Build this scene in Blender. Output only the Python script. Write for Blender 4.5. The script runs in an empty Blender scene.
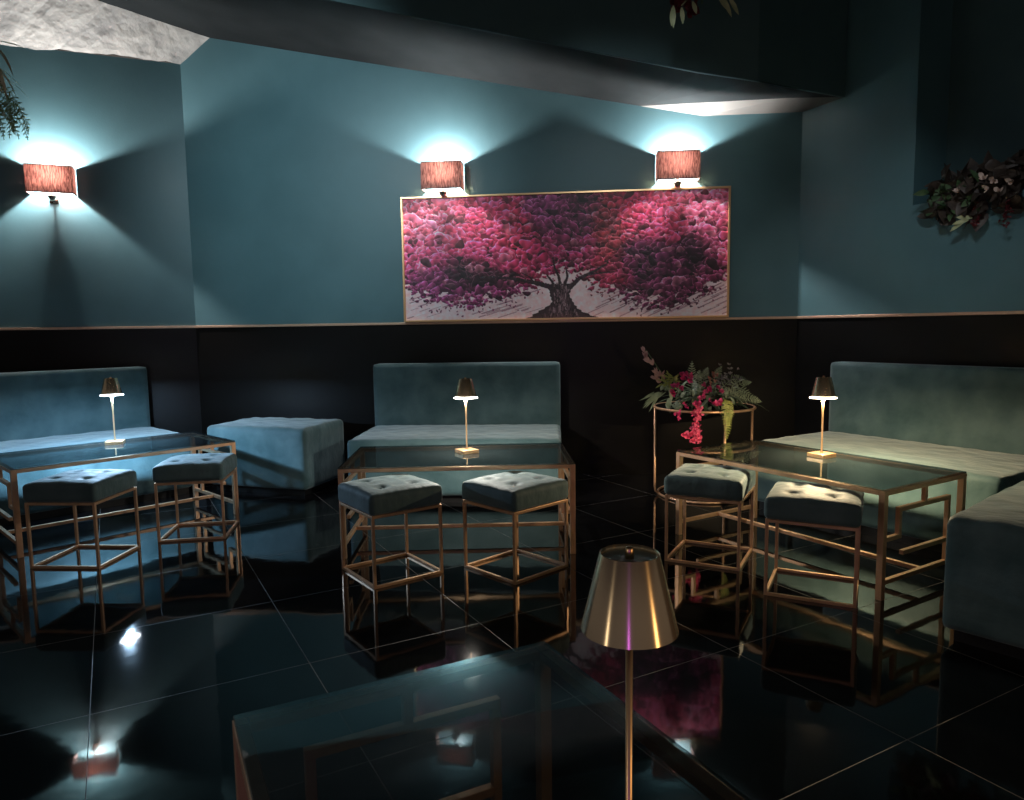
import bpy, bmesh, math, random
import numpy as np
from mathutils import Vector, Matrix
random.seed(7); rng = np.random.default_rng(5)
C = bpy.context.scene.collection
S = bpy.context.scene
PI = math.pi
# ---------------------------------------------------------------- camera
PITCH, ROLL, F = 0.1035, -0.0146, 720.7
H = 1.2
cam = bpy.data.cameras.new('camera'); co = bpy.data.objects.new('camera', cam); C.objects.link(co)
cam.sensor_fit = 'HORIZONTAL'; cam.sensor_width = 36; cam.lens = F/1024*36
cam.shift_y = 2.5/1024; cam.clip_start = .01; cam.clip_end = 60
fw = Vector((0, math.cos(PITCH), -math.sin(PITCH))); up = Vector((0, math.sin(PITCH), math.cos(PITCH))); rt = Vector((1, 0, 0))
r2 = rt*math.cos(ROLL) + up*math.sin(ROLL); u2 = -rt*math.sin(ROLL) + up*math.cos(ROLL)
M = Matrix((r2, u2, -fw)).transposed().to_4x4(); M.translation = (0, 0, H)
co.matrix_world = M; S.camera = co
# ---------------------------------------------------------------- world, exposure
w = bpy.data.worlds.new('world'); S.world = w; w.use_nodes = True
bg = w.node_tree.nodes['Background']; bg.inputs[0].default_value = (.72, .66, .60, 1); bg.inputs[1].default_value = .10
S.view_settings.view_transform = 'Standard'; S.view_settings.look = 'None'
S.view_settings.gamma = 1; S.view_settings.use_curve_mapping = False
S.view_settings.exposure = 0.25
SCONCE_W, LAMP_W = 80.0, 24.0

def light(name, kind, loc, energy, color, size=.02, rot=None, spread=None):
    l = bpy.data.lights.new(name, kind); l.energy = energy; l.color = color
    if kind == 'POINT': l.shadow_soft_size = size
    if kind == 'AREA':
        l.shape = 'DISK'; l.size = size
        if spread: l.spread = spread
    o = bpy.data.objects.new(name, l); C.objects.link(o); o.location = loc
    if rot: o.rotation_euler = rot
    return o
# lights of the part of the room behind the camera
light('room_light_warm', 'POINT', (1.25, .12, .93), 8.0, (1, .60, .26), .09)
light('room_light_purple', 'POINT', (-.24, -1.2, .93), 6.0, (.55, .12, 1), .045)
light('room_light_neutral', 'POINT', (-1.25, .12, .95), 4.0, (1, .86, .68), .08)
# fill spots added out of view above mid-room to brighten the walls
def spot(name, loc, tgt, e, col, ang, blend=.8):
    l = bpy.data.lights.new(name, 'SPOT'); l.energy = e; l.color = col; l.spot_size = math.radians(ang); l.spot_blend = blend; l.shadow_soft_size = .08
    o = bpy.data.objects.new(name, l); C.objects.link(o); o.location = loc
    o.rotation_euler = (Vector(tgt)-Vector(loc)).to_track_quat('-Z', 'Y').to_euler()
spot('fill_spot_left', (-1.6, 3.1, 3.0), (-1.5, 6.1, 2.3), 155, (.74, .93, 1), 68, 1)
spot('fill_spot_middle', (.6, 3.0, 2.9), (.7, 5.8, 1.7), 38, (.84, .95, 1), 62, 1)
spot('fill_spot_right', (1.5, 2.6, 2.9), (2.6, 4.9, 1.5), 46, (.95, .97, 1), 44, 1)
# ---------------------------------------------------------------- materials
def mat(name, col, rough=.5, metal=0, **kw):
    m = bpy.data.materials.new(name); m.use_nodes = True
    b = m.node_tree.nodes['Principled BSDF']
    b.inputs['Base Color'].default_value = (*col, 1); b.inputs['Roughness'].default_value = rough; b.inputs['Metallic'].default_value = metal
    for k, v in kw.items(): b.inputs[k.replace('_', ' ')].default_value = v
    return m
def N(m, t): return m.node_tree.nodes.new(t)
def L(m, a, b): m.node_tree.links.new(a, b)
def B(m): return m.node_tree.nodes['Principled BSDF']
def noise_var(m, col1, col2, scale, bump=0, bscale=None, rough=None, detail=4, sx=(1, 1, 1), lo=.35, hi=.65, dist=.01):
    tc = N(m, 'ShaderNodeTexCoord'); mp = N(m, 'ShaderNodeMapping'); mp.inputs['Scale'].default_value = sx
    L(m, tc.outputs['Object'], mp.inputs[0])
    n = N(m, 'ShaderNodeTexNoise'); n.inputs['Scale'].default_value = scale; n.inputs['Detail'].default_value = detail
    L(m, mp.outputs[0], n.inputs['Vector'])
    r = N(m, 'ShaderNodeValToRGB'); r.color_ramp.elements[0].position = lo; r.color_ramp.elements[1].position = hi
    r.color_ramp.elements[0].color = (*col1, 1); r.color_ramp.elements[1].color = (*col2, 1)
    L(m, n.outputs['Fac'], r.inputs[0]); L(m, r.outputs[0], B(m).inputs['Base Color'])
    if rough:
        rr = N(m, 'ShaderNodeMapRange'); rr.inputs['To Min'].default_value = rough[0]; rr.inputs['To Max'].default_value = rough[1]
        L(m, n.outputs['Fac'], rr.inputs['Value']); L(m, rr.outputs[0], B(m).inputs['Roughness'])
    if bump:
        n2 = N(m, 'ShaderNodeTexNoise'); n2.inputs['Scale'].default_value = bscale or scale; n2.inputs['Detail'].default_value = 6
        L(m, mp.outputs[0], n2.inputs['Vector'])
        bp = N(m, 'ShaderNodeBump'); bp.inputs['Strength'].default_value = bump; bp.inputs['Distance'].default_value = dist
        L(m, n2.outputs['Fac'], bp.inputs['Height']); L(m, bp.outputs[0], B(m).inputs['Normal'])
    return m
m_wall = noise_var(mat('teal_wall_paint', (.03, .1, .13), .55), (.064, .150, .174), (.078, .176, .202), 2.2, .12, 60, (.42, .55), dist=.004)
m_dark = noise_var(mat('black_wall_paint', (.006, .006, .006), .3), (.0042, .0038, .0034), (.005, .0044, .004), 3, .03, 25, (.34, .38), dist=.002)
B(m_dark).inputs['Specular IOR Level'].default_value = .2
m_fascia = noise_var(mat('dark_teal_paint', (.03, .07, .08), .6), (.040, .094, .104), (.052, .112, .122), 3)
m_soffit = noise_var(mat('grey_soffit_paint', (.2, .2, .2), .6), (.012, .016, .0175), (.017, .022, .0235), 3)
m_beam_patch = mat('beam_lit_soffit', (.10, .104, .098), .7)  # lighter soffit colour standing in for the right sconce's beam
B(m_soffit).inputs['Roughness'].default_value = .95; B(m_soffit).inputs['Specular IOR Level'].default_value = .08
m_rough = noise_var(mat('rough_plaster', (.4, .4, .38), .85), (.26, .28, .275), (.40, .42, .40), 5, .9, 10, dist=.03, lo=.3, hi=.6)
m_ceil = mat('dark_ceiling_paint', (.015, .02, .022), .8)
m_rail = mat('champagne_rail', (.66, .44, .31), .4, .55)
m_brass = noise_var(mat('brushed_brass', (.72, .48, .25), .33, 1), (.66, .43, .24), (.78, .53, .30), 30, .0, sx=(1, 1, .05))
m_frame = noise_var(mat('rose_gold_metal', (.70, .42, .24), .42, .72), (.66, .40, .24), (.80, .50, .31), 14)
m_shadeb = mat('brass_lamp_shade', (.84, .66, .42), .27, .82)
B(m_shadeb).inputs['Anisotropic'].default_value = .95; B(m_shadeb).inputs['Anisotropic Rotation'].default_value = .25
m_gilt = mat('gilt_picture_frame', (.72, .45, .24), .35, .85)
m_chrome = mat('bronze_bracket', (.55, .45, .36), .2, 1)
m_greydisc = mat('grey_green_enamel', (.32, .37, .33), .45, .2)
m_plinth = mat('black_plinth', (.004, .004, .004), .5)

def velvet(name, c1, c2):
    m = noise_var(mat(name, c1, .62), c1, c2, 4.5, .45, 9, (.5, .75), detail=6, sx=(1, 1.8, 1), lo=.36, hi=.64, dist=.02)
    b = B(m); b.inputs['Sheen Weight'].default_value = .42; b.inputs['Sheen Roughness'].default_value = .45
    b.inputs['Sheen Tint'].default_value = (.72, .82, .85, 1); b.inputs['Specular IOR Level'].default_value = .25
    return m
m_velvet = velvet('teal_velvet', (.044, .096, .104), (.094, .162, .172))
m_velvet_s = velvet('stool_teal_velvet', (.060, .112, .120), (.098, .158, .168))

# polished black floor tiles with thin pale joints
def floor_mat():
    m = mat('polished_black_tile', (.0035, .0035, .004), .045); b = B(m)
    b.inputs['IOR'].default_value = 1.39
    g = N(m, 'ShaderNodeNewGeometry')
    outs = []
    for nx, ny, off in ((.875, .485, 1.25), (-.485, .875, 2.555)):
        d = N(m, 'ShaderNodeVectorMath'); d.operation = 'DOT_PRODUCT'; d.inputs[1].default_value = (nx, ny, 0); L(m, g.outputs['Position'], d.inputs[0])
        a = N(m, 'ShaderNodeMath'); a.operation = 'SUBTRACT'; a.inputs[1].default_value = off; L(m, d.outputs['Value'], a.inputs[0])
        q = N(m, 'ShaderNodeMath'); q.operation = 'DIVIDE'; q.inputs[1].default_value = .69; L(m, a.outputs[0], q.inputs[0])
        q2 = N(m, 'ShaderNodeMath'); q2.operation = 'ADD'; q2.inputs[1].default_value = 20.5; L(m, q.outputs[0], q2.inputs[0])
        f = N(m, 'ShaderNodeMath'); f.operation = 'FRACT'; L(m, q2.outputs[0], f.inputs[0])
        s = N(m, 'ShaderNodeMath'); s.operation = 'SUBTRACT'; s.inputs[1].default_value = .5; L(m, f.outputs[0], s.inputs[0])
        ab = N(m, 'ShaderNodeMath'); ab.operation = 'ABSOLUTE'; L(m, s.outputs[0], ab.inputs[0])
        lt = N(m, 'ShaderNodeMath'); lt.operation = 'LESS_THAN'; lt.inputs[1].default_value = .0022; L(m, ab.outputs[0], lt.inputs[0])
        outs.append(lt)
    mx = N(m, 'ShaderNodeMath'); mx.operation = 'MAXIMUM'; L(m, outs[0].outputs[0], mx.inputs[0]); L(m, outs[1].outputs[0], mx.inputs[1])
    c = N(m, 'ShaderNodeMix'); c.data_type = 'RGBA'; c.inputs['A'].default_value = (.0035, .0035, .004, 1); c.inputs['B'].default_value = (.10, .095, .09, 1)
    L(m, mx.outputs[0], c.inputs['Factor']); L(m, c.outputs['Result'], b.inputs['Base Color'])
    rr = N(m, 'ShaderNodeMapRange'); rr.inputs['To Min'].default_value = .045; rr.inputs['To Max'].default_value = .6
    L(m, mx.outputs[0], rr.inputs['Value']); L(m, rr.outputs[0], b.inputs['Roughness'])
    n = N(m, 'ShaderNodeTexNoise'); n.inputs['Scale'].default_value = 5; n.inputs['Detail'].default_value = 2; L(m, g.outputs['Position'], n.inputs['Vector'])
    bp = N(m, 'ShaderNodeBump'); bp.inputs['Strength'].default_value = .12; bp.inputs['Distance'].default_value = .006
    L(m, n.outputs['Fac'], bp.inputs['Height']); L(m, bp.outputs[0], b.inputs['Normal'])
    return m
m_floor = floor_mat()

def glass_mat():
    m = bpy.data.materials.new('smoked_glass'); m.use_nodes = True; nt = m.node_tree; nt.nodes.remove(nt.nodes['Principled BSDF'])
    fr = N(m, 'ShaderNodeFresnel'); fr.inputs[0].default_value = 1.8
    tr = N(m, 'ShaderNodeBsdfTransparent'); tr.inputs[0].default_value = (.46, .49, .50, 1)
    gl = N(m, 'ShaderNodeBsdfGlossy'); gl.inputs['Roughness'].default_value = .03; gl.inputs['Color'].default_value = (.9, .95, .95, 1)
    df = N(m, 'ShaderNodeBsdfDiffuse'); df.inputs[0].default_value = (.05, .062, .064, 1)
    m0 = N(m, 'ShaderNodeMixShader'); m0.inputs[0].default_value = .08; L(m, tr.outputs[0], m0.inputs[1]); L(m, df.outputs[0], m0.inputs[2])
    ge = N(m, 'ShaderNodeNewGeometry'); iv = N(m, 'ShaderNodeMath'); iv.operation = 'SUBTRACT'; iv.inputs[0].default_value = 1; L(m, ge.outputs['Backfacing'], iv.inputs[1])
    fm = N(m, 'ShaderNodeMath'); fm.operation = 'MULTIPLY'; L(m, fr.outputs[0], fm.inputs[0]); L(m, iv.outputs[0], fm.inputs[1])      # thin pane: one reflection, at the face met first
    mx = N(m, 'ShaderNodeMixShader'); L(m, fm.outputs[0], mx.inputs[0]); L(m, m0.outputs[0], mx.inputs[1]); L(m, gl.outputs[0], mx.inputs[2])
    L(m, mx.outputs[0], nt.nodes['Material Output'].inputs[0])
    return m
m_glass = glass_mat()

def emis(name, col, s):
    m = bpy.data.materials.new(name); m.use_nodes = True; nt = m.node_tree; nt.nodes.remove(nt.nodes['Principled BSDF'])
    e = N(m, 'ShaderNodeEmission'); e.inputs[0].default_value = (*col, 1); e.inputs[1].default_value = s
    L(m, e.outputs[0], nt.nodes['Material Output'].inputs[0]); return m
COOL, NEUT, WARM = (.44, .70, 1), (1, .93, .82), (1, .74, .43)
m_bulb = emis('lit_bulb', (1, .95, .88), 25)
m_diffs = {'cool': emis('lit_diffuser_cool', (.85, .93, 1), 14), 'neutral': emis('lit_diffuser_neutral', (1, .95, .86), 12), 'warm': emis('lit_diffuser_warm', (1, .82, .55), 14)}
m_diffoff = mat('unlit_diffuser', (.5, .5, .46), .5)

def shade_mat():
    m = mat('woven_copper_fabric', (.2, .1, .07), .8); b = B(m)
    tc = N(m, 'ShaderNodeTexCoord'); mp = N(m, 'ShaderNodeMapping'); mp.inputs['Scale'].default_value = (1, 1, .10); L(m, tc.outputs['Object'], mp.inputs[0])
    n = N(m, 'ShaderNodeTexNoise'); n.inputs['Scale'].default_value = 230; n.inputs['Detail'].default_value = 3; L(m, mp.outputs[0], n.inputs['Vector'])
    r = N(m, 'ShaderNodeValToRGB'); r.color_ramp.elements[0].position = .42; r.color_ramp.elements[1].position = .6
    r.color_ramp.elements[0].color = (.12, .064, .056, 1); r.color_ramp.elements[1].color = (.46, .29, .25, 1)
    L(m, n.outputs['Fac'], r.inputs[0]); L(m, r.outputs[0], b.inputs['Base Color'])
    t = N(m, 'ShaderNodeBsdfTranslucent'); L(m, r.outputs[0], t.inputs[0])
    mx = N(m, 'ShaderNodeMixShader'); mx.inputs[0].default_value = .30
    L(m, b.outputs[0], mx.inputs[1]); L(m, t.outputs[0], mx.inputs[2]); L(m, mx.outputs[0], m.node_tree.nodes['Material Output'].inputs[0])
    return m
m_shade = shade_mat()
m_shtrim = mat('dark_shade_edge', (.05, .025, .02), .7)

# ---------------------------------------------------------------- mesh helpers
class MB:
    def __init__(s): s.v = []; s.f = []; s.mi = []
    def add(s, vs, fs, mi=0):
        o = len(s.v); s.v += [tuple(x) for x in vs]; s.f += [tuple(i+o for i in f) for f in fs]; s.mi += [mi]*len(fs)
    def box(s, a, b, mi=0):
        x0, y0, z0 = a; x1, y1, z1 = b
        s.add([(x0,y0,z0),(x1,y0,z0),(x1,y1,z0),(x0,y1,z0),(x0,y0,z1),(x1,y0,z1),(x1,y1,z1),(x0,y1,z1)],
              [(0,3,2,1),(4,5,6,7),(0,1,5,4),(1,2,6,5),(2,3,7,6),(3,0,4,7)], mi)
    def tube(s, pts, r, n=10, cap=True, mi=0):
        pts = [Vector(p) for p in pts]; k = len(pts)
        rs = r if isinstance(r, (list, tuple)) else [r]*k
        o = []; ref = None
        for i, p in enumerate(pts):
            t = (pts[min(i+1, k-1)] - pts[max(i-1, 0)]).normalized()
            if ref is None: ref = Vector((0,0,1)) if abs(t.z) < .9 else Vector((1,0,0))
            a = t.cross(ref).normalized(); b = a.cross(t).normalized(); ref = b
            o += [p + (a*math.cos(2*PI*j/n) + b*math.sin(2*PI*j/n))*rs[i] for j in range(n)]
        fs = [(i*n+j, i*n+(j+1)%n, (i+1)*n+(j+1)%n, (i+1)*n+j) for i in range(k-1) for j in range(n)]
        if cap: fs += [tuple(range(n-1, -1, -1)), tuple((k-1)*n+j for j in range(n))]
        s.add(o, fs, mi)
    def lathe(s, prof, n=32, mi=0, flute=None, loc=(0,0,0)):
        k = len(prof); o = []
        for r, z in prof:
            for j in range(n):
                rr = r*(1 + (flute if flute and j % 2 else 0)); o.append((loc[0]+rr*math.cos(2*PI*j/n), loc[1]+rr*math.sin(2*PI*j/n), loc[2]+z))
        s.add(o, [(i*n+j, i*n+(j+1)%n, (i+1)*n+(j+1)%n, (i+1)*n+j) for i in range(k-1) for j in range(n)], mi)
    def leaf(s, p, d, nrm, ln, wd, curl=.3, fold=.25, seg=4, mi=0):
        p = Vector(p); d = Vector(d).normalized(); nrm = Vector(nrm); sd = d.cross(nrm)
        if sd.length < 1e-4: sd = d.cross(Vector((.3,.5,.8)))
        sd.normalize(); nn = sd.cross(d).normalized()
        o = []
        for i in range(seg+1):
            t = i/seg; c = p + d*ln*t - nn*curl*ln*t*t
            wv = wd*.5*math.sin(PI*min(1, t*.93+.07))**.8
            o += [c - sd*wv + nn*fold*wv, c, c + sd*wv + nn*fold*wv]
        s.add(o, [f for i in range(seg) for f in ((3*i,3*i+1,3*i+4,3*i+3), (3*i+1,3*i+2,3*i+5,3*i+4))], mi)
    def build(s, name, m, parent=None, smooth=False, bevel=0, bseg=2, solid=0):
        me = bpy.data.meshes.new(name); me.from_pydata(s.v, [], s.f)
        for x in (m if isinstance(m, list) else [m]): me.materials.append(x)
        if isinstance(m, list): me.polygons.foreach_set('material_index', s.mi)
        if smooth: me.polygons.foreach_set('use_smooth', [True]*len(me.polygons))
        me.update(); o = bpy.data.objects.new(name, me); C.objects.link(o)
        if parent: o.parent = parent
        if bevel:
            b = o.modifiers.new('bevel', 'BEVEL'); b.width = bevel; b.segments = bseg; b.limit_method = 'ANGLE'; b.harden_normals = False
        if solid:
            q = o.modifiers.new('solid', 'SOLIDIFY'); q.thickness = solid
        return o
def tag(o, label, cat, group=None):
    o['label'] = label; o['category'] = cat
    if group: o['group'] = group
    return o
def thing(name, label, cat, loc=(0,0,0), rz=0, group=None):
    o = bpy.data.objects.new(name, None); C.objects.link(o); o.location = loc; o.rotation_euler = (0,0,rz); o.empty_display_size = .1
    return tag(o, label, cat, group)
def struct(o): o['kind'] = 'structure'; return o
def dup(root, loc, rz, label):
    r = root.copy(); C.objects.link(r); r.location = loc; r.rotation_euler = (0,0,rz); r['label'] = label
    def rec(a, b):
        for ch in a.children:
            c = ch.copy(); C.objects.link(c); c.parent = b; rec(ch, c)
    rec(root, r); return r

# ---------------------------------------------------------------- room shell
HD = 1.252
def midy(x): return 5.69 - (x-1.74)*.106
U = Vector((.9944, -.1054, 0)); NM = Vector((-.1054, -.9944, 0))       # back wall direction and normal
Lc = Vector((-2.675, 6.158, 0)); Rc = Vector((2.227, 5.638, 0))
UL = Vector((-.927, -.375, 0)); NL = Vector((.375, -.927, 0))          # left wall
UR = Vector((.5, -.866, 0)); NR = Vector((-.866, -.5, 0))              # right wall
ZT = 4.25
g = MB(); g.add([(-6,-2.5,0),(6,-2.5,0),(6,8,0),(-6,8,0)], [(0,1,2,3)]); g.add([(-6,-2.5,-.05),(6,-2.5,-.05),(6,8,-.05),(-6,8,-.05)], [(3,2,1,0)])
struct(g.build('floor', m_floor))
def wall_strip(b, p, q, n, z0, z1, mi, th=.12):
    p = Vector(p); q = Vector(q); a = -Vector(n)*th
    P = [p, q, q+a, p+a]
    b.add([(v.x,v.y,z0) for v in P] + [(v.x,v.y,z1) for v in P], [(0,3,2,1),(4,5,6,7),(0,1,5,4),(1,2,6,5),(2,3,7,6),(3,0,4,7)], mi)
b = MB(); wall_strip(b, Lc, Rc, NM, 0, HD, 1); wall_strip(b, Lc, Rc, NM, HD, ZT, 0); struct(b.build('wall_back', [m_wall, m_dark]))
Le = Lc + UL*3.2
b = MB(); wall_strip(b, Le, Lc, NL, 0, HD, 1); wall_strip(b, Le, Lc, NL, HD, 3.385, 0); struct(b.build('wall_left', [m_wall, m_dark]))
R1 = Rc + UR*.885; Re = Rc + UR*4.2; ZN = 1.967
b = MB(); wall_strip(b, Rc, Re, NR, 0, HD, 1, .4); wall_strip(b, Rc, Re, NR, HD, ZN, 0, .4); wall_strip(b, Rc, R1, NR, ZN, ZT, 0, .4)
wall_strip(b, R1-NR*.36, Re-NR*.36, NR, ZN, ZT, 2, .08); struct(b.build('wall_right', [m_wall, m_dark, m_fascia]))
# dado rail along the three walls
def rail(name, p, q, n, z0=1.236, z1=1.256, out=.018):
    b = MB(); p = Vector(p)+Vector(n)*out; q = Vector(q)+Vector(n)*out
    wall_strip(b, p, q, n, z0, z1, 0, out+.002); return struct(b.build(name, m_rail, bevel=.003))
rail('trim_1', Lc, Rc, NM); rail('trim_2', Le, Lc, NL); rail('trim_3', Rc, Re, NR)
# rough plaster band leaning out over the left wall
cd = Vector((.266, -.028, .19))
b = MB(); nx, nz = 60, 14; a0 = Lc + Vector((0,0,3.385)) - UL*.0
vs = []
for i in range(nx+1):
    for j in range(nz+1):
        q = a0 + UL*(3.2*i/nx) + cd*(3.0*j/nz) + Vector((0,0,.008*math.sin(i*.21)+.004*math.sin(i*1.3)))*(1-j/nz)
        w_ = max(0, math.sin(i*.9+.5*math.sin(j*.8)))**6
        vs.append(q + Vector((0,0,1))*(rng.normal()*.003 + .012*w_))
b.add(vs, [(i*(nz+1)+j, i*(nz+1)+j+1, (i+1)*(nz+1)+j+1, (i+1)*(nz+1)+j) for i in range(nx) for j in range(nz)])
struct(b.build('ceiling_rough_band', m_rough, solid=.02))
# sloping soffit in front of the back wall, then the dark fascia rising from its edge
A0 = Vector((-2.409, 6.13, 3.575)); Cc = Vector((1.495, 5.716, 2.791)); Rz = Vector((2.23, 5.638, 2.788)); BR = Vector((2.386, 5.289, 2.788))
slope = (Cc.z-A0.z)/(Cc.x-A0.x)
def zs(x): return A0.z + (x-A0.x)*slope
Aw = Vector((-3.1, 6.20, zs(-3.1)))
W1 = Vector((1.021, 5.766, zs(1.021))); Q = Vector((1.98, 5.30, 2.79)); B2 = Vector((1.995, 5.106, 2.79)); B3 = Vector((1.649, 4.93, 2.79))
bpts = [BR, B2, B3] + [Vector((x, 4.90, zs(x))) for x in (1.252, .346, -.43, -1.6, -3.4)]
b = MB(); b.add([W1, Cc, Q], [(0,1,2)], 1); b.add([Cc, Rz, BR, Q], [(0,1,2,3)], 1)  # pieces shaped and coloured as the sconce's bright patch
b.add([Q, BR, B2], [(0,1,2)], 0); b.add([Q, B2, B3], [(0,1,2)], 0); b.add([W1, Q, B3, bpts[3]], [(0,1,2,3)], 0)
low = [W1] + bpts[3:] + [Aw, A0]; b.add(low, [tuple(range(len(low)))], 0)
struct(b.build('ceiling_soffit', [m_soffit, m_beam_patch]))
b = MB()
bb = bpts
vs = [p for p in bb] + [Vector((p.x, p.y, ZT)) for p in bb]; k = len(bb)
b.add(vs, [(i, i+1, k+i+1, k+i) for i in range(k-1)])
struct(b.build('wall_fascia', m_fascia, solid=-.02))
b = MB(); b.box((-6,-2.5,ZT),(6,8,ZT+.05)); struct(b.build('ceiling', m_ceil))

# ---------------------------------------------------------------- picture
PL, PH = 2.585, .998
pc = Vector((.418, midy(.418), 0)) + NM*.02
pic = thing('framed_painting', 'wide framed painting of a magenta blossom tree, standing on the wall rail', 'painting', (pc.x, pc.y, 1.256), math.atan2(-.1054, .9944))
b = MB(); fwid = .016
b.box((-PL/2,-.03,0),(PL/2,.008,fwid)); b.box((-PL/2,-.03,PH-fwid),(PL/2,.008,PH)); b.box((-PL/2,-.03,fwid),(-PL/2+fwid,.008,PH-fwid)); b.box((PL/2-fwid,-.03,fwid),(PL/2,.008,PH-fwid))
b.build('picture_frame', m_gilt, pic, bevel=.002)
def paint():
    W, Hh = 780, 300
    yy, xx = np.mgrid[0:Hh, 0:W]; u = xx/W; v = yy/Hh
    img = np.zeros((Hh, W, 3)); img[:] = (226, 192, 197); ht = np.zeros((Hh, W))
    def sm(a, it=6):
        for _ in range(it): a = (a + np.roll(a,1,0)+np.roll(a,-1,0)+np.roll(a,1,1)+np.roll(a,-1,1))/5
        return a
    nz = sm(rng.normal(size=(Hh, W)), 12); nz /= nz.std(); img += nz[..., None]*6
    def stroke(x, y, x2, y2, r, col, h=0):
        n = max(2, int(math.hypot(x2-x, y2-y)/max(1, r*.5)))
        for i in range(n+1):
            t = i/n; dab(x+(x2-x)*t, y+(y2-y)*t, r, r*.8, 0, col, h, False)
    def dab(cx, cy, rx, ry, ang, col, h, shade=True):
        R = int(max(rx, ry)+2); x0, x1, y0, y1 = max(0,int(cx)-R), min(W,int(cx)+R+1), max(0,int(cy)-R), min(Hh,int(cy)+R+1)
        if x0 >= x1 or y0 >= y1: return
        X = xx[y0:y1, x0:x1]-cx; Y = yy[y0:y1, x0:x1]-cy; c, s = math.cos(ang), math.sin(ang)
        p = (X*c+Y*s)/rx; q = (-X*s+Y*c)/ry
        d = p*p+q*q + .25*np.sin(3*np.arctan2(q, p)+cx); mk = d < 1
        col = np.array(col, float)
        if shade:
            k = .88 - .26*q + .14*np.sin(p*5+cx); rim = (d > .70) & (q < -.15) & (p < .5)
            cc = col[None,None]*np.clip(k, .35, 1.25)[...,None]; cc = np.where(rim[...,None], np.minimum(cc*1.3+34, 250), cc)
        else: cc = np.broadcast_to(col, (*d.shape, 3))
        img[y0:y1, x0:x1][mk] = cc[mk]
        if shade: ht[y0:y1, x0:x1][mk] = (h*(.4+.6*np.clip(1-d, 0, 1)-.5*q*.5))[mk]
    # diagonal ground strokes, lower right and lower left
    for _ in range(150):
        x = rng.uniform(.58, 1.0)*W; y = rng.uniform(.72, 1.0)*Hh; l = rng.uniform(15, 60)
        c = random.choice([(150,110,122),(206,178,182),(120,80,96),(215,190,192),(168,128,140)])
        stroke(x, y, x+l, y-l*.45, rng.uniform(.8, 2), c)
    for _ in range(60):
        x = rng.uniform(0, .42)*W; y = rng.uniform(.8, 1.0)*Hh; l = rng.uniform(15, 50)
        c = random.choice([(165,130,140),(208,182,186),(150,112,126)])
        stroke(x, y, x+l, y-l*.3, rng.uniform(.8, 2), c)
    # lower limit of the crown along u
    lu = np.array([0, .05, .12, .2, .3, .38, .43, .46, .5, .56, .6, .66, .72, .8, .88, .95, 1]); lv = np.array([.72, .82, .86, .88, .84, .78, .70, .62, .60, .64, .74, .80, .86, .92, .88, .80, .72])
    blobs = [ # u, v, su, sv, colour, weight
        (.10,.15,.12,.2,(222,92,118),1.3), (.25,.25,.10,.2,(214,60,98),1.4), (.36,.33,.06,.2,(190,48,74),1.1), (.06,.45,.06,.15,(186,62,100),1.2),
        (.28,.50,.12,.12,(158,44,84),1), (.20,.60,.055,.10,(44,18,30),2.2), (.28,.64,.07,.05,(40,16,26),1.6), (.08,.68,.08,.12,(110,38,78),1.3), (.22,.80,.12,.08,(120,44,84),1.2),
        (.45,.12,.06,.14,(118,52,92),1.6), (.50,.25,.08,.15,(96,34,66),1.6), (.55,.08,.05,.1,(78,26,52),1.3), (.42,.42,.07,.12,(152,44,80),1.2), (.53,.42,.08,.1,(150,46,84),1.2),
        (.64,.30,.04,.25,(122,38,48),1.4), (.70,.12,.05,.15,(196,48,80),1.2), (.78,.22,.08,.15,(206,58,96),1.4), (.9,.12,.10,.15,(216,90,122),1.3), (.97,.35,.05,.2,(172,66,100),1),
        (.76,.55,.07,.15,(66,24,50),1.8), (.90,.52,.04,.12,(48,18,36),2), (.83,.60,.05,.12,(96,36,68),1.2), (.66,.62,.06,.1,(130,34,60),1), (.95,.70,.06,.1,(120,46,78),1), (.8,.82,.12,.08,(92,36,64),1.2)]
    def colour(uu, vv):
        ws = np.array([b_[5]*math.exp(-((uu-b_[0])/b_[2])**2-((vv-b_[1])/b_[3])**2) for b_ in blobs])+1e-6; ws = ws**1.6
        c = (ws[:,None]*np.array([b_[4] for b_ in blobs])).sum(0)/ws.sum()
        return c
    # under-paint
    for y in range(0, Hh, 3):
        for x in range(0, W, 3):
            lim = np.interp(x/W, lu, lv)-.07+.03*math.sin(x*.11)
            if y/Hh < lim:
                c = colour(x/W, y/Hh)*.55; img[y:y+3, x:x+3] = c
    n = 3000; pts = rng.uniform(size=(n*2, 2)); pts = pts[rng.permutation(len(pts))]
    cnt = 0
    order = []
    for uu, vv in pts:
        lim = np.interp(uu, lu, lv)+rng.normal()*.035
        if vv < lim: order.append((uu, vv)); cnt += 1
        if cnt >= n: break
    for i_, (uu, vv) in enumerate(order):
        c = colour(uu, vv)*rng.uniform(.85, 1.5) + rng.normal()*6
        if rng.random() < .10: c = c*.5+np.array([225,135,155])*.5
        if rng.random() < .12: c = c*.45
        edge = np.interp(uu, lu, lv)-vv
        sz = rng.uniform(5.5, 13)*(1 if edge > .1 else .62)
        dab(uu*W, vv*Hh, sz*rng.uniform(1, 1.5), sz*rng.uniform(.6, .9), rng.normal()*.5, np.clip(c, 8, 240), rng.uniform(.5, 1))
    for _ in range(170):                                            # loose petals below the crown
        uu = rng.uniform(.02, .98); vv = np.interp(uu, lu, lv)+abs(rng.normal())*.05
        if .42 < uu < .58 and vv > .8: continue
        dab(uu*W, vv*Hh, rng.uniform(1.5, 4), rng.uniform(1.2, 2.6), rng.uniform(0, 3), colour(uu, vv-.1)*.9, .4)
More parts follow.
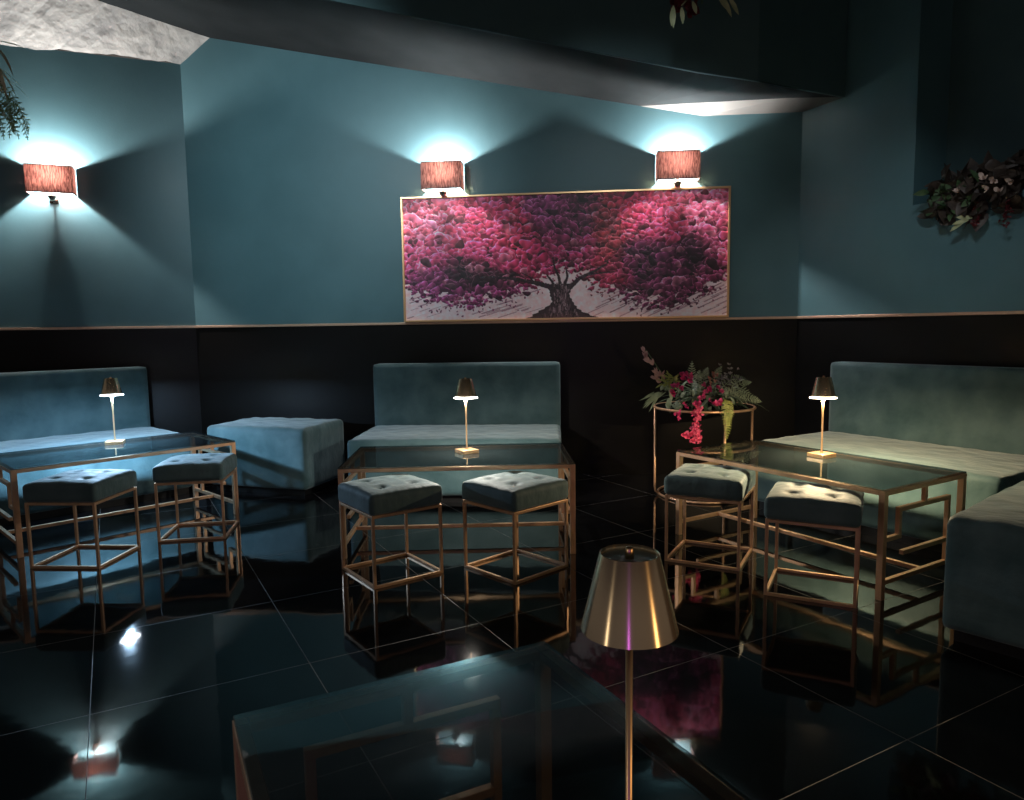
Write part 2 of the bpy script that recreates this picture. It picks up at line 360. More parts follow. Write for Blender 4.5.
    # branches and trunk
    def limb(P, r0, r1, n_=40):
        for i in range(n_*4):
            t = i/(n_*4); k = t*(len(P)-1); a = int(k); f = k-a; q = min(a+1, len(P)-1)
            x = (P[a][0]*(1-f)+P[q][0]*f)*W; y = (P[a][1]*(1-f)+P[q][1]*f)*Hh; r = r0+(r1-r0)*t
            dab(x+rng.normal()*.4, y, r, r, 0, (40+rng.normal()*10, 28+rng.normal()*8, 34+rng.normal()*8), .3, False)
            if rng.random() < .35: dab(x+rng.normal()*r*.4, y-r*.4, max(.8, r*.3), max(.7, r*.25), .2, (150, 120, 128) if rng.random() < .5 else (96, 70, 78), .5, False)
    limb([(.478,.80),(.46,.74),(.42,.71),(.36,.675),(.30,.655),(.24,.65)], 7, 1.8)
    limb([(.485,.78),(.465,.69),(.45,.64)], 4, 1); limb([(.495,.78),(.488,.66),(.475,.58),(.47,.5)], 4, 1)
    limb([(.50,.78),(.515,.66),(.51,.58)], 4, 1); limb([(.51,.78),(.55,.68),(.60,.62),(.64,.56)], 6, 1.4); limb([(.56,.66),(.61,.64),(.66,.63)], 2.5, 1)
    limb([(.41,.705),(.40,.66),(.37,.62)], 1.8, .8)
    for y in range(int(.72*Hh), Hh):
        t = (y/Hh-.72)/.28; hw = .030+.014*abs(t-.35)+.085*max(0, t-.5)**1.6*2.6
        hw2 = hw*(1+.05*math.sin(y*.7)); c0 = .496+.004*math.sin(y*.15)
        x0, x1 = int((c0-hw2)*W), int((c0+hw2)*W)
        for x in range(x0, x1):
            s_ = (x-x0)/(x1-x0); k = .6+.5*math.sin(s_*PI)+.5*(rng.random()-.5)
            img[y, x] = np.array([62, 44, 50])*k
    for _ in range(260):
        t = rng.random(); y = (.73+.27*t)*Hh; hw = .022+.075*max(0, t-.55)**1.6*2; x = (.496+rng.uniform(-1, 1)*hw)*W
        stroke(x, y, x+rng.normal()*1.5, y-rng.uniform(3, 9), rng.uniform(.7, 1.4), random.choice([(24,16,20),(96,72,80),(36,26,30),(140,116,122)]))
    return np.clip(img, 0, 255)/255, ht, W, Hh
img, ht, W_, H_ = paint()
lin = np.where(img <= .04045, img/12.92, ((img+.055)/1.055)**2.4)
lin = np.clip(lin*1.25+.004, 0, .85)
gx = np.linspace(-PL/2+fwid, PL/2-fwid, W_); gz = np.linspace(PH-fwid, fwid, H_)
X, Z = np.meshgrid(gx, gz); co_ = np.stack([X, -.012-.0018*ht, Z], -1).reshape(-1, 3)
idx = np.arange(W_*H_).reshape(H_, W_); fc = np.stack([idx[:-1,:-1], idx[1:,:-1], idx[1:,1:], idx[:-1,1:]], -1).reshape(-1, 4)
me = bpy.data.meshes.new('canvas'); me.vertices.add(len(co_)); me.vertices.foreach_set('co', co_.ravel())
me.loops.add(fc.size); me.loops.foreach_set('vertex_index', fc.ravel()); me.polygons.add(len(fc)); me.polygons.foreach_set('loop_start', np.arange(0, fc.size, 4))
me.update(calc_edges=True); at = me.color_attributes.new('paint', 'FLOAT_COLOR', 'POINT')
at.data.foreach_set('color', np.concatenate([lin.reshape(-1, 3), np.ones((W_*H_, 1))], 1).ravel().astype(np.float32))
me.polygons.foreach_set('use_smooth', [True]*len(me.polygons))
m_paint = mat('oil_paint', (.5, .3, .3), .5); an = N(m_paint, 'ShaderNodeAttribute'); an.attribute_name = 'paint'; L(m_paint, an.outputs['Color'], B(m_paint).inputs['Base Color'])
me.materials.append(m_paint); cv = bpy.data.objects.new('canvas', me); C.objects.link(cv); cv.parent = pic

# ---------------------------------------------------------------- wall sconces
def sconce(p, n, top, label, power=1.0):
    """p: point on the wall plane, n: wall normal"""
    rz = math.atan2(n.x, -n.y)
    t = thing('wall_sconce', label, 'wall lamp', (p.x, p.y, top-.21), rz, 'fabric box sconces on the teal walls')
    wd, dp, hh, th = .318, .15, .21, .003; g_ = .003            # local -y points into the room
    b = MB()
    b.box((-wd/2,-dp,0),(wd/2,-dp+th,hh)); b.box((-wd/2,-dp+th,0),(-wd/2+th,-g_,hh)); b.box((wd/2-th,-dp+th,0),(wd/2,-g_,hh))
    b.build('lamp_shade', m_shade, t)
    for z, nm in ((0, 'lower_edging'), (hh-.006, 'upper_edging')):
        b = MB(); b.box((-wd/2-.001,-dp-.001,z),(wd/2+.001,-dp+th+.001,z+.006)); b.box((-wd/2-.001,-dp,z),(-wd/2+th+.001,-g_,z+.006)); b.box((wd/2-th-.001,-dp,z),(wd/2+.001,-g_,z+.006))
        b.build(nm, m_shtrim, t)
    b = MB(); b.lathe([(.0,-.052),(.012,-.050),(.024,-.036),(.033,-.016),(.034,-.012),(.029,-.014),(.012,-.012),(.009,.0),(.009,.06),(.0,.062)], 24, loc=(0,-.078,0))
    b.tube([(0,0,-.03),(0,-.035,-.032),(0,-.078,-.03)], .007, 8); b.box((-.03,-.008,-.06),(.03,0,.0)); b.build('bracket', m_chrome, t, smooth=True)
    b = MB(); b.lathe([(0,.062),(.012,.068),(.018,.09),(.016,.108),(.0,.122)], 16, loc=(0,-.078,0)); b.build('bulb', m_bulb, t, smooth=True).visible_shadow = True
    q = p + n*.078
    light('sconce_light', 'POINT', (q.x, q.y, top-.21+.137), power*SCONCE_W, (1.0, .905, .88), .018)
def onmid(x): return Vector((x, midy(x), 0))
sconce(Lc + UL*.965, NL, 2.49, 'brown fabric box sconce alone on the left wall, away from the painting', 1.35)
sconce(onmid(-.515), NM, 2.50, 'brown fabric box sconce above the left end of the painting')
sconce(onmid(1.30), NM, 2.51, 'brown fabric box sconce above the right end of the painting')

# ---------------------------------------------------------------- upholstery
def cushion_mesh(x0, x1, y0, y1, z0, z1, r=.03, dimples=(), puff=.0, nx=28, ny=16, nz=5, wr=.0, seed=0, flare=0):
    """soft rectangular block as a subdivided box with rounded edges"""
    rg = np.random.default_rng(seed); ph = rg.uniform(0, 6, 6)
    bm = bmesh.new()
    sx, sy, sz = x1-x0, y1-y0, z1-z0
    def grid(o, a, c, na, nb):
        vs = [[bm.verts.new(o + a*(i/na) + c*(j/nb)) for j in range(nb+1)] for i in range(na+1)]
        for i in range(na):
            for j in range(nb): bm.faces.new((vs[i][j], vs[i+1][j], vs[i+1][j+1], vs[i][j+1]))
    Vx, Vy, Vz = Vector((sx,0,0)), Vector((0,sy,0)), Vector((0,0,sz)); O = Vector((x0,y0,z0))
    grid(O+Vz, Vx, Vy, nx, ny); grid(O, Vy, Vx, ny, nx); grid(O, Vx, Vz, nx, nz); grid(O+Vy, Vz, Vx, nz, nx); grid(O, Vz, Vy, nz, ny); grid(O+Vx, Vy, Vz, ny, nz)
    bmesh.ops.remove_doubles(bm, verts=bm.verts, dist=1e-5)
    for v in bm.verts:
        p = v.co.copy()
        q = Vector((min(max(p.x, x0+r), x1-r), min(max(p.y, y0+r), y1-r), min(max(p.z, z0+r), z1-r)))
        d = p-q
        if d.length > 1e-6:
            m_ = max(abs(d.x), abs(d.y), abs(d.z))/r
            p = q + d.normalized()*r*m_
        u_, v_ = (p.x-x0)/sx*2-1, (p.y-y0)/sy*2-1; top = max(0, (p.z-z0)/sz)
        if top > .6:
            k = (top-.6)/.4; h = puff*(1-u_**4)*(1-v_**4)
            for (dx, dy, dr, dd) in dimples:
                e = ((p.x-dx)**2+(p.y-dy)**2)/dr**2; h -= dd*math.exp(-e)
                # pleats radiating between buttons
            h += wr*(math.sin(p.x*23+ph[0]+2*math.sin(p.y*9+ph[1]))*math.sin(p.y*17+ph[2])+.5*math.sin(p.x*51+ph[3]+p.y*30))
            p.z += h*k
        else:
            p.z += 0
        if flare: p.y -= flare*(1-top)*(v_ < -.8)
        v.co = p
    bmesh.ops.recalc_face_normals(bm, faces=bm.faces)
    return bm
def bm_obj(name, bm, m, parent, smooth=True):
    me = bpy.data.meshes.new(name); bm.to_mesh(me); bm.free(); me.materials.append(m)
    if smooth: me.polygons.foreach_set('use_smooth', [True]*len(me.polygons))
    o = bpy.data.objects.new(name, me); C.objects.link(o); o.parent = parent; return o
ZS, ZBK = .445, .93
def sofa(loc, rz, wd, label, seed):
    """local origin: floor point below the middle of the seat/back line; -y is the front"""
    t = thing('velvet_sofa', label, 'sofa', loc, rz, 'armless teal velvet sofas along the walls')
    bm_obj('seat', cushion_mesh(-wd/2, wd/2, -.78, .0, .05, ZS, .028, puff=.008, nx=52, ny=30, nz=12, wr=.0022, seed=seed), m_velvet, t)
    bm_obj('backrest', cushion_mesh(-wd/2, wd/2, .002, .125, .05, ZBK, .025, nx=40, ny=5, nz=30, seed=seed+1), m_velvet, t)
    b = MB(); b.box((-wd/2+.03,-.74,0),(wd/2-.03,.10,.052)); b.build('plinth', m_plinth, t)
    return t
def ottoman(loc, rz, a, c, hgt, label, seed):
    t = thing('velvet_ottoman', label, 'ottoman', loc, rz, 'rectangular teal velvet ottomans')
    bm_obj('seat', cushion_mesh(0, a, 0, c, .045, hgt, .03, puff=.010, nx=40, ny=24, nz=14, wr=.003, seed=seed), m_velvet, t)
    b = MB(); b.box((.04,.04,0),(a-.04,c-.04,.048)); b.build('plinth', m_plinth, t)
    return t
sofa((-.36, 5.64, 0), math.radians(-3.5), 1.48, 'teal velvet sofa below the painting, behind the middle table', 1)
# left sofa: right end of the seat/back line at (-2.98, 5.87), long axis towards the lower left
dl = Vector((-.69, -.724, 0)); c0 = Vector((-2.945, 5.84, 0)) + dl*.80
sofa(c0, math.atan2(.724, .69), 1.60, 'teal velvet sofa at the left edge, behind the cool white lamp', 3)
dr_ = Vector((.53, -.848, 0)); c0 = Vector((2.225, 5.05, 0)) + dr_*.735
sofa(c0, math.atan2(-.848, .53), 1.47, 'teal velvet sofa along the right wall behind the warm lamp', 5)
# ottomans: origin = corner, local x along first side, y along second
ottoman((-2.315, 5.385, 0), math.atan2(-.285, .90), .855, .57, .497, 'pale blue teal ottoman against the black wall left of the middle sofa', 7)
o_c = Vector((1.60, 2.62, 0)); ang = math.atan2(-.76, .65)
ottoman(o_c, ang, .62, 1.0, .48, 'dark teal ottoman cut off by the right edge, in the foreground', 9)

# ---------------------------------------------------------------- tufted stools
SA, SH = .373, .346
def make_stool(label):
    t = thing('tufted_stool', label, 'stool', (0,0,0), 0, 'tufted square stools on gold frames')
    h = SA/2; k = .014
    for sx in (-1, 1):
        for sy in (-1, 1):
            b = MB(); x0, x1 = sorted((sx*h, sx*(h-k))); y0, y1 = sorted((sy*h, sy*(h-k))); b.box((x0,y0,0),(x1,y1,SH)); b.build('leg', m_frame, t, bevel=.0015)
    for z, nm in ((0, 'bottom_rail'), (SH-k, 'top_rail')):
        for sd in range(4):
            b = MB(); e = h-k
            if sd == 0: b.box((-e,-h,z),(e,-e,z+k))
            if sd == 1: b.box((-e,e,z),(e,h,z+k))
            if sd == 2: b.box((-h,-e,z),(-e,e,z+k))
            if sd == 3: b.box((e,-e,z),(h,e,z+k))
            b.build(nm, m_frame, t, bevel=.0015)
    q = .085; D = [(sx*q, sy*q, .030, .017) for sx in (-1,1) for sy in (-1,1)] + [(0,0,.06,.004), (0,q,.03,.006), (0,-q,.03,.006), (q,0,.03,.006), (-q,0,.03,.006)]
    cu = bm_obj('cushion', cushion_mesh(-h-.008, h+.008, -h-.008, h+.008, SH+.001, SH+.096, .022, dimples=D, puff=.018, nx=44, ny=44, nz=8, wr=.0012, seed=11), m_velvet_s, t)
    for sx in (-1,1):
        for sy in (-1,1):
            b = MB(); b.lathe([(0,.006),(.006,.005),(.010,.001),(.010,-.003)], 14, loc=(sx*q, sy*q, SH+.096+.001)); b.build('button', m_velvet_s, cu, smooth=True)
    return t
st0 = make_stool('tufted teal stool in front of the middle table, left of the pair')
st0.location = (-.611, 3.496, 0); st0.rotation_euler.z = -.938
for x, y, r, lab in ((.009, 3.531, -.809, 'tufted teal stool in front of the middle table, right of the pair'),
        (1.021, 3.663, -.49, 'tufted stool with pale lit top beside the flower stand at the right table'),
        (1.358, 3.181, -.474, 'tufted stool with cream lit top before the right table, nearest the dark ottoman'),
        (-2.301, 3.786, -.061, 'dark sided tufted stool at the left table, at the left edge of the photo'),
        (-1.893, 4.254, .155, 'tufted stool at the right end of the left table, before the ottoman')):
    dup(st0, (x, y, 0), r, lab)

# ---------------------------------------------------------------- tables
TL, TW, TH = 1.238, .669, .4916
def make_table(label):
    t = thing('glass_coffee_table', label, 'table', (0,0,0), 0, 'black glass tables with gold frames')
    X, Y, k, zt = TL/2, TW/2, .028, TH-.010
    b = MB(); b.box((-X+.002,-Y+.002,zt),(X-.002,Y-.002,TH)); b.build('tabletop', m_glass, t, bevel=.0015, bseg=1)
    for sx in (-1,1):
        for sy in (-1,1):
            b = MB(); x0, x1 = sorted((sx*X, sx*(X-k))); y0, y1 = sorted((sy*Y, sy*(Y-k))); b.box((x0,y0,0),(x1,y1,zt)); b.build('leg', m_frame, t, bevel=.0015)
    for sy in (-1,1):
        b = MB(); y0, y1 = sorted((sy*Y, sy*(Y-k))); b.box((-X+k,y0,zt-.020),(X-k,y1,zt)); b.build('top_rail', m_frame, t, bevel=.0015)
    for sx in (-1,1):
        b = MB(); x0, x1 = sorted((sx*X, sx*(X-k))); b.box((x0,-Y+k,zt-.020),(x1,Y-k,zt)); b.build('top_rail', m_frame, t, bevel=.0015)
        # fretwork end panel; y runs from front leg (-Y) to back leg (+Y)
        b = MB(); e = .020; xa, xb = sorted((sx*(X-.004), sx*(X-.004-e)))
        def hb(y0, y1, z): b.box((xa, y0, z-e/2), (xb, y1, z+e/2))
        def vb(y, z0, z1): b.box((xa, y-e/2, z0), (xb, y+e/2, z1))
        hb(-Y+k, Y-k, .075)                                   # low rail
        ya, yb, ym = -Y+.135, Y-.135, 0
        hb(ya-e/2, yb+e/2, .385); vb(ym, .385+e/2, zt-.020)
        vb(ya, .265-e/2, .385-e/2); hb(-Y+k, ya-e/2, .265); vb(yb, .085, .385-e/2); hb(ya+.03, yb-e/2, .185)
        b.build('end_panel', m_frame, t, bevel=.0012)
    b = MB(); b.box((-X+.02,-.010,.065),(X-.02,.010,.085)); b.build('stretcher', m_frame, t, bevel=.0015)
    return t
tb = make_table('black glass table with gold frame before the middle sofa'); tb.location = (-.302, 4.038, 0); tb.rotation_euler.z = .051-.02
dup(tb, (1.542, 3.71, 0), -1.019, 'black glass table with gold frame and warm lamp before the right sofa')
dup(tb, (-2.486, 4.461, 0), .802, 'black glass table with gold frame and cool white lamp before the left sofa')
# foreground table: far short edge between (-.53, 1.273) and (.067, 1.576), long side running back under the camera
e1 = Vector((-.53, 1.273, 0)); e2 = Vector((.067, 1.576, 0)); ax = (e2-e1).normalized(); dn = Vector((ax.y, -ax.x, 0))
cc = (e1+e2)/2 + dn*(TL/2)
ftab = dup(tb, cc, math.atan2(dn.y, dn.x), 'dark glass table cut by the bottom edge, in the foreground under the big lamp')

# ---------------------------------------------------------------- table lamps
def make_lamp(loc, rz, label, kind, col):
    t = thing('table_lamp', label, 'table lamp', (loc[0], loc[1], TH+.0005), rz, 'slim brass table lamps')
    b = MB(); b.box((-.052,-.052,0),(.052,.052,.022)); b.build('base', m_brass, t, bevel=.003)
    b = MB(); b.lathe([(.0,.022),(.010,.022),(.009,.027),(.0048,.032),(.0048,.20),(.0065,.27),(.010,.314),(.0,.3145)] if kind else [(.0,.022),(.010,.022),(.009,.027),(.0048,.032),(.0048,.325),(.0,.3255)], 16); b.build('stem', m_brass, t, smooth=True)
    b = MB(); b.lathe([(.0615,.325),(.0375,.424),(.0365,.4245),(.0355,.418),(.060,.325),(.0615,.325)], 96); b.build('lamp_shade', m_shadeb, t, smooth=True)
    b = MB(); b.lathe([(.0,.414),(.0358,.414),(.0358,.417),(0,.417)], 48); b.build('shade_cap', m_greydisc, t)
    b = MB(); b.lathe([(.0,.417),(.0055,.417),(.0055,.430),(.004,.432),(0,.432)], 16); b.build('finial', m_brass, t, smooth=True)
    b = MB(); rr = .068 if kind else .056
    if kind: b.lathe([(.0,.319),(rr,.318),(rr,.315),(.0,.315)], 48)
    else: b.lathe([(.0,.328),(rr,.328),(rr,.324),(.0,.324)], 48)
    b.build('diffuser', m_diffs[kind] if kind else m_diffoff, t)
    if kind: light('table_lamp_light', 'AREA', (loc[0], loc[1], TH+.3125), LAMP_W*{'cool': 2.4, 'warm': 1.7, 'neutral': 1.0}[kind], col, .05)
    return t
make_lamp((-.262, 4.066), .55, 'slim brass lamp with neutral glow on the middle table', 'neutral', NEUT)
make_lamp((-2.56, 4.596), .35, 'slim brass lamp with cool white glow on the left table', 'cool', COOL)
make_lamp((1.642, 3.782), .5, 'slim brass lamp with warm yellow glow on the right table', 'warm', WARM)
make_lamp((.145, .882), .4, 'unlit brass lamp in the foreground, biggest in view, with striped reflections on its shade', None, None)

# ---------------------------------------------------------------- flower stand and flowers
sp = Vector((1.352, 5.05, 0)); SR = .343; SZ = .635
t = thing('flower_stand', 'round gold stand with black top holding the flowers by the black wall', 'plant stand', sp)
def ring(r, z, tr, n=56):
    b = MB(); vs = []; q = 10
    for i in range(n):
        a = 2*PI*i/n
        for j in range(q):
            c = 2*PI*j/q; vs.append(((r+tr*math.cos(c))*math.cos(a), (r+tr*math.cos(c))*math.sin(a), z+tr*math.sin(c)))
    b.add(vs, [(i*q+j, ((i+1)%n)*q+j, ((i+1)%n)*q+(j+1)%q, i*q+(j+1)%q) for i in range(n) for j in range(q)]); return b
ring(SR, SZ-.009, .009).build('top_ring', m_frame, t, smooth=True); ring(SR-.03, .009, .009).build('bottom_ring', m_frame, t, smooth=True)
b = MB(); b.lathe([(0,SZ-.012),(SR-.01,SZ-.012),(SR-.01,SZ-.003),(0,SZ-.003)], 56); b.build('stand_top', mat('black_glass_disc', (.006,.006,.007), .08), t)
for a in (0, PI, -1.42):
    c, s = math.cos(a), math.sin(a)
    b = MB(); b.tube([(SR*c,SR*s,SZ-.01),(SR*c,SR*s,.06),((SR-.006)*c,(SR-.006)*s,.03),((SR-.03)*c,(SR-.03)*s,.009)], .0085, 10); b.build('leg', m_frame, t, smooth=True)

def leafmat(name, c1, c2, r=.55):
    m = noise_var(mat(name, c1, r), c1, c2, 18); B(m).inputs['Subsurface Weight'].default_value = 0; return m
m_gl = leafmat('grey_green_leaf', (.16,.23,.15), (.34,.42,.30)); m_gd = leafmat('dark_green_leaf', (.03,.07,.03), (.08,.14,.06)); m_gy = leafmat('yellow_green_fern', (.17,.22,.04), (.40,.43,.12))
m_mag = leafmat('magenta_petal', (.62,.04,.22), (.90,.14,.40)); m_pink = leafmat('hanging_pink_bloom', (.70,.06,.20), (.95,.22,.40)); m_mauve = leafmat('mauve_bract', (.36,.18,.19), (.58,.36,.33)); m_lil = leafmat('dusty_grey_bloom', (.20,.20,.24), (.36,.34,.38)); m_peach = leafmat('peach_bloom', (.55,.25,.20),(.75,.42,.34))
m_brown = leafmat('brown_dry_bloom', (.022,.017,.014), (.06,.045,.035)); m_beige = leafmat('beige_petal', (.40,.31,.26), (.58,.46,.40)); m_red = leafmat('dark_red_bloom', (.09,.01,.015), (.16,.02,.03)); m_pale = leafmat('pale_green_leaf', (.28,.34,.18), (.45,.48,.28))
def rvec(s=1): return Vector((random.gauss(0,s), random.gauss(0,s), random.gauss(0,s)))
def rose(b, c, r, axis=(0,-1,.4), n=16):
    c = Vector(c); ax_ = Vector(axis).normalized(); s1 = ax_.cross(Vector((.2,.3,1))).normalized(); s2 = ax_.cross(s1)
    for i in range(n):
        a = i*2.4+random.gauss(0,.2); k = (i+1)/n; rad = (s1*math.cos(a)+s2*math.sin(a)); q = random.uniform(.75, 1.2)
        b.leaf(c+rad*r*.15*k, rad*(.2+1.0*k)+ax_*(1.2-.9*k), -rad+ax_*.4, r*(.5+.5*k)*q, r*(.38+.42*k), -.5, .5, 4)
def frond(b, pts, wd, n=16, lw=.008):
    pts = [Vector(p) for p in pts]; b.tube(pts, .0018, 5)
    for i in range(n):
        t = i/n*(len(pts)-1)*.98; a = int(t); f = t-a; p = pts[a].lerp(pts[a+1], f); d = (pts[a+1]-pts[a]).normalized()
        sd = d.cross(Vector((0,-1,.2))).normalized(); k = wd*math.sin(PI*(.12+.83*i/n))
        for s_ in (-1,1): b.leaf(p, sd*s_+d*.5+rvec(.08), Vector((0,-1,.3)), k, lw, .15, .1, 3)
fl = thing('flower_arrangement', 'magenta and green artificial flowers spilling over the round gold stand', 'flowers', sp+Vector((0,0,SZ-.002)))
K = .00700                                               # metres per pixel at the stand
def rel(px, py, dy=-.0):
    d = fw + r2*(px-512)/F - u2*(py-402.5)/F; k = (sp.y+dy)/d.y
    return Vector((d.x*k-sp.x, dy, H+d.z*k-SZ+.002))
b = MB(); b.lathe([(0,0),(.09,0),(.13,.05),(.14,.085),(.12,.08),(0,.07)], 24); b.build('bowl', m_plinth, fl, smooth=True)
b = MB()
for i in range(150):
    a = random.uniform(0, 2*PI); e = random.uniform(-.1, .9); p = Vector((random.gauss(0,.08), random.gauss(-.02,.06), .06))
    d = Vector((math.cos(a)*1.4, math.sin(a)*.8-.2, e)); b.leaf(p, d, (0,0,1), random.uniform(.13,.26), random.uniform(.018,.035), .4, .2)
b.build('foliage', m_gd, fl, smooth=True)
b = MB()
for i in range(46):
    px = random.uniform(662, 735); py = random.uniform(385, 408)
    b.leaf(rel(px, py, random.uniform(-.22,-.02)), Vector((random.gauss(0,.8), -.6, random.gauss(.1,.6))), (0,-.3,1), random.uniform(.05,.10), random.uniform(.02,.04), .3, .25)
for i in range(10):
    x = 656+random.uniform(-2, 10); b.leaf(rel(x, 392, -.12), Vector((-.3-random.random()*.4, -.2, -.7+random.random()*.5)), (0,-1,.2), random.uniform(.08,.16), .012, .3, .1)
b.build('grey_leaves', m_gl, fl, smooth=True)
for px, py, r in ((686,378,.042),(674,388,.040),(711,391,.034),(717,403,.040),(697,403,.034),(703,396,.028),(719,388,.026),(679,417,.028),(683,406,.02)):
    b = MB()
    for q in range(5): rose(b, rel(px+random.gauss(0,2.6), py+random.gauss(0,2.6), (-.26 if py < 400 else -.34)+random.uniform(-.03,.02)), r*.62, (random.gauss(0,.5),-1,random.gauss(.3,.5)), n=16)
    b.build('rose', m_mag, fl, smooth=True)
b = MB()
for i in range(70):
    t_ = random.random(); x = 697+random.gauss(0, 1.6+1.5*t_)-(3*t_ if t_ > .5 else 0); y = 406+36*t_
    rose(b, rel(x, y, -.37+random.uniform(-.02,.02)), .020, (random.gauss(0,.6), -1, random.gauss(0,.5)), 5)
for px, py in ((688,437),(693,441),(699,440),(685,435),(691,434),(697,436)): rose(b, rel(px, py, -.38), .032, n=9)
b.build('hanging_blossom', m_pink, fl, smooth=True)
b = MB()
for s_, ln in ((0,1.0),(1,.8)):
    pts = [rel(722+4*s_, 400, -.26), rel(726+3*s_, 403, -.36), rel(727+s_*2, 415, -.385), rel(728, 428, -.385), rel(726, 441, -.375)]
    if s_: pts = pts[:-1]
    frond(b, pts, .040, 20, .008)
b.build('hanging_fern', m_gy, fl, smooth=True)
b = MB()
for p0, p1, p2 in (((690,398),(692,380),(692,361)),((700,395),(704,378),(708,367)),((708,396),(716,376),(722,366)),((712,398),(730,380),(745,378)),((700,398),(698,380),(700,370)),
        ((716,400),(740,388),(755,400)),((716,398),(742,383),(752,382)),((715,402),(735,392),(748,402)),((690,400),(672,385),(660,388)),((722,402),(750,398),(762,402))):
    frond(b, [rel(*p0,-.08), (rel(*p0,-.08)+rel(*p1,-.12))/2, rel(*p1,-.13), (rel(*p1,-.13)+rel(*p2,-.12))/2, rel(*p2,-.10)], random.uniform(.03,.05), 15, .008)
b.build('fern_fronds', m_gl, fl, smooth=True)
b = MB()
for i in range(26): b.leaf(rel(random.uniform(662,678), random.uniform(376,388), -.2), Vector((random.gauss(0,1),-.3,random.gauss(.2,.7))), (0,-1,.3), .055, .012, .2, .1)
b.build('yellow_sprigs', m_gy, fl, smooth=True)
b = MB(); b.tube([rel(690,400,-.05), rel(672,385,-.12), rel(658,368,-.15), rel(646,350,-.16)], .003, 6); b.build('tall_stem', m_gd, fl, smooth=True)
b = MB()
for (px, py, s_) in ((644,350,.9),(646,356,1.1),(650,361,1.2),(653,363,1),(657,372,1.1),(661,374,1),(664,378,1.1),(659,381,.9),(649,358,.8),(656,377,.9)):
    for q in range(6): b.leaf(rel(px, py+2, -.16), Vector((-.45+random.gauss(0,.4), random.gauss(-.3,.3), .8+random.gauss(0,.3))), (0,-1,0), .046*s_, .015, .3, .3, 3)
b.build('mauve_buds', m_mauve, fl, smooth=True)
b = MB()
for i in range(30): rose(b, rel(random.gauss(726,6), random.gauss(378,5), -.16+random.gauss(0,.03)), .015, (random.gauss(0,.5),-1,random.gauss(.3,.5)), 6)
b.build('dusty_blooms', m_lil, fl, smooth=True)
b = MB()
for i in range(7): rose(b, rel(713+random.gauss(0,2), 377+i*1.6-4, -.2), .018, (0,-1,.3), 7)
b.build('peach_bloom', m_peach, fl, smooth=True)

# garland lying on the sill of the niche in the right wall
gp = Rc + UR*1.38; gp.z = ZN
ga = thing('flower_garland', 'dark dried flower garland hanging over the sill of the niche in the right wall', 'garland', gp, math.atan2(UR.y, UR.x))
# local x runs along the wall towards the viewer, local -y into the room
b = MB()
for i in range(300):
    x = random.uniform(-.36, .55); p = Vector((x, random.uniform(-.11,.10), .035+abs(random.gauss(0,.06))*(1-abs(x-.1))))
    if random.random() < .45: p = Vector((x*.9, random.uniform(-.12,-.03), random.uniform(-.12,.06)))
    d = rvec(1); d.y -= .5
    if p.y > -.02: d.z = abs(d.z)+.3
    b.leaf(p, d, rvec(1), random.uniform(.06,.11), random.uniform(.07,.12), .8, .35)
b.build('dried_foliage', m_brown, ga, smooth=True)
b = MB()
for i in range(60):
    p = Vector((random.uniform(-.34,.05), random.uniform(-.13,-.05), random.uniform(-.10,.07))); d = rvec(1); d.y -= .8; b.leaf(p, d, rvec(1), random.uniform(.05,.1), .04, .4, .3)
b.build('olive_foliage', m_gd, ga, smooth=True)
for (x, z) in ((.045,.055),(.10,.04),(.075,.0),(.13,-.03),(.20,.01),(.30,.055),(-.10,.0)):
    b = MB(); rose(b, (x,-.20,z), .034, (random.gauss(0,.4),-1,random.gauss(0,.4)), 6); b.build('beige_bloom', m_beige, ga, smooth=True)
for x, zz in ((-.03,-.20),(.14,-.23)):
    b = MB()
    for i in range(34): t_ = random.random(); rose(b, (x+random.gauss(0,.012), -.12, -.08+t_*(zz+.08)), .014, rvec(1)+Vector((0,-1,0)), 5)
    b.build('hanging_red_tassel', m_red, ga, smooth=True)
b = MB()
for d, x, z in (((-1,-.3,-.5),-.10,-.17),((-.8,-.4,-.1),-.07,-.16),((-.9,-.4,.2),-.05,-.15)): b.leaf((x,-.12,z), d, (0,-1,.2), .09, .028, .3, .2)
for d, x, z in (((-1,-.1,.15),.36,-.12),((-1,-.1,-.05),.36,-.125),((-1,-.1,-.25),.36,-.12),((-.9,-.2,-.15),.38,-.14)): b.leaf((x,-.12,z), d, (0,-1,.2), .11, .03, .3, .2)
b.tube([(.36,-.12,-.12),(.42,-.11,-.05),(.46,-.05,.02)], .003, 6); b.tube([(-.08,-.12,-.16),(-.04,-.1,-.06),(0,-.05,.02)], .003, 6)
b.build('pale_leaves', m_pale, ga, smooth=True)

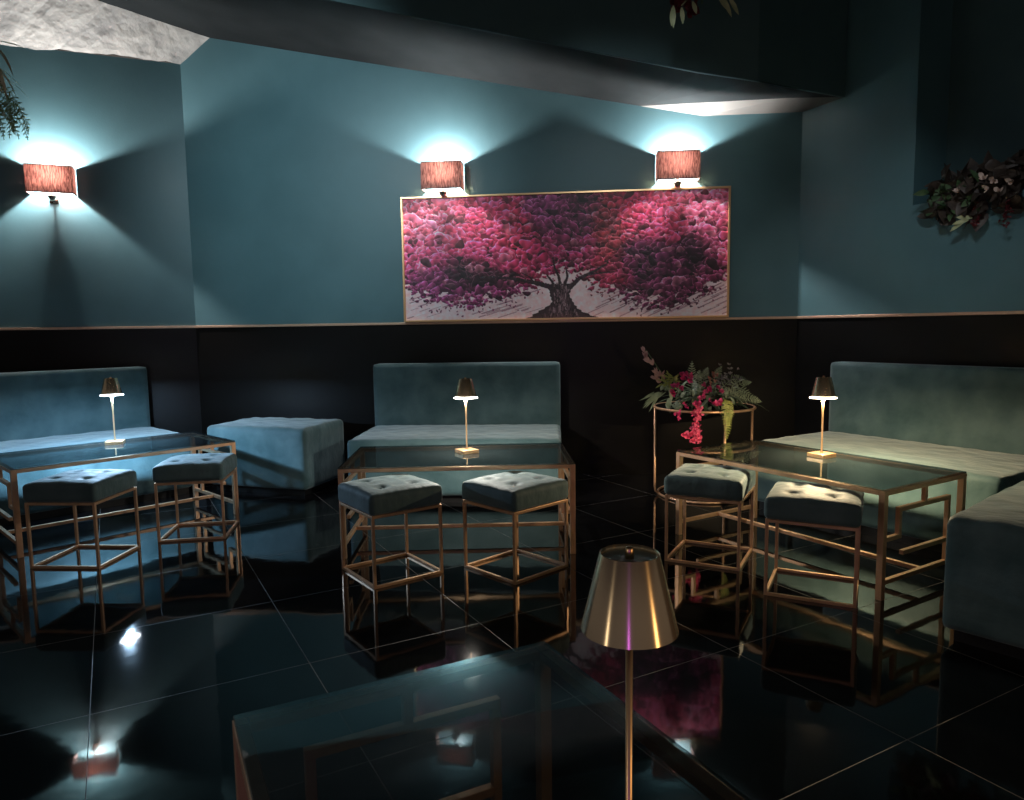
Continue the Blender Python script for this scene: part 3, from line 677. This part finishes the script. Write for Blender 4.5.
# fern mass hanging into the picture at the upper left, from a ceiling hook
hp = Vector((-2.81, 3.9, 2.53))
hf = thing('hanging_fern_bunch', 'straw coloured and green dried fern bunch hanging at the upper left edge', 'hanging plant', hp)
b = MB(); b.tube([(0,0,.1),(0,0,1.71)], .004, 6); b.build('cord', m_gd, hf)
b = MB()
for i in range(80):
    a = random.uniform(0, 2*PI); p = Vector((.16*math.cos(a)*random.random(), .16*math.sin(a)*random.random(), random.uniform(0,.22)))
    b.leaf(p, Vector((math.cos(a)*.7+.1, math.sin(a)*.7, -.7+random.gauss(0,.3))), (0,0,1), random.uniform(.16,.27), random.uniform(.014,.028), .25, .2)
b.build('straw_foliage', leafmat('straw_leaf', (.42,.34,.20), (.75,.66,.46)), hf, smooth=True)
b = MB()
for i in range(30):
    a = random.uniform(-1.2, 1.2); p = Vector((random.uniform(.0,.2), random.uniform(-.1,.1), random.uniform(-.15,.0)))
    frond(b, [p, p+Vector((math.cos(a)*.05,math.sin(a)*.05,-.04)), p+Vector((math.cos(a)*.09,math.sin(a)*.08,-.12)), p+Vector((math.cos(a)*.10,math.sin(a)*.1,-.18))], .03, 9, .007)
b.build('green_foliage', leafmat('fresh_green_leaf', (.10,.16,.04), (.26,.33,.10)), hf, smooth=True)
# flowers hanging from the ceiling at the top edge
hp = Vector((1.085, 4.2, 2.97))
hf = thing('hanging_flower_bunch', 'dark red flower bunch with pale leaf tips hanging at the top edge', 'hanging plant', hp)
b = MB(); b.tube([(0,0,.0),(0,0,1.27)], .004, 6); b.build('cord', m_gd, hf)
for i in range(12):
    b = MB(); rose(b, (-.17+.014*i+random.gauss(0,.01), random.gauss(0,.03), random.uniform(-.02,.10)), .05, rvec(1)+Vector((0,-1,-.5)), 12); b.build('red_bloom', m_red, hf, smooth=True)
b = MB()
for x, z, dx, ln in ((-.17,-.03,-.05,.10),(-.165,-.02,-.0,.12),(-.12,-.03,.1,.09),(-.06,.0,.35,.07),(.10,.03,.5,.13),(.14,.02,.6,.11),(.08,.03,.7,.1)): b.leaf((x,-.03,z), (dx,-.1,-1), (0,-1,0), ln, .026, .1, .2)
b.tube([(-.12,-.03,-.02),(0,0,.1),(.11,-.03,.03)], .004, 6)
b.build('pale_leaf_tips', m_pale, hf, smooth=True)
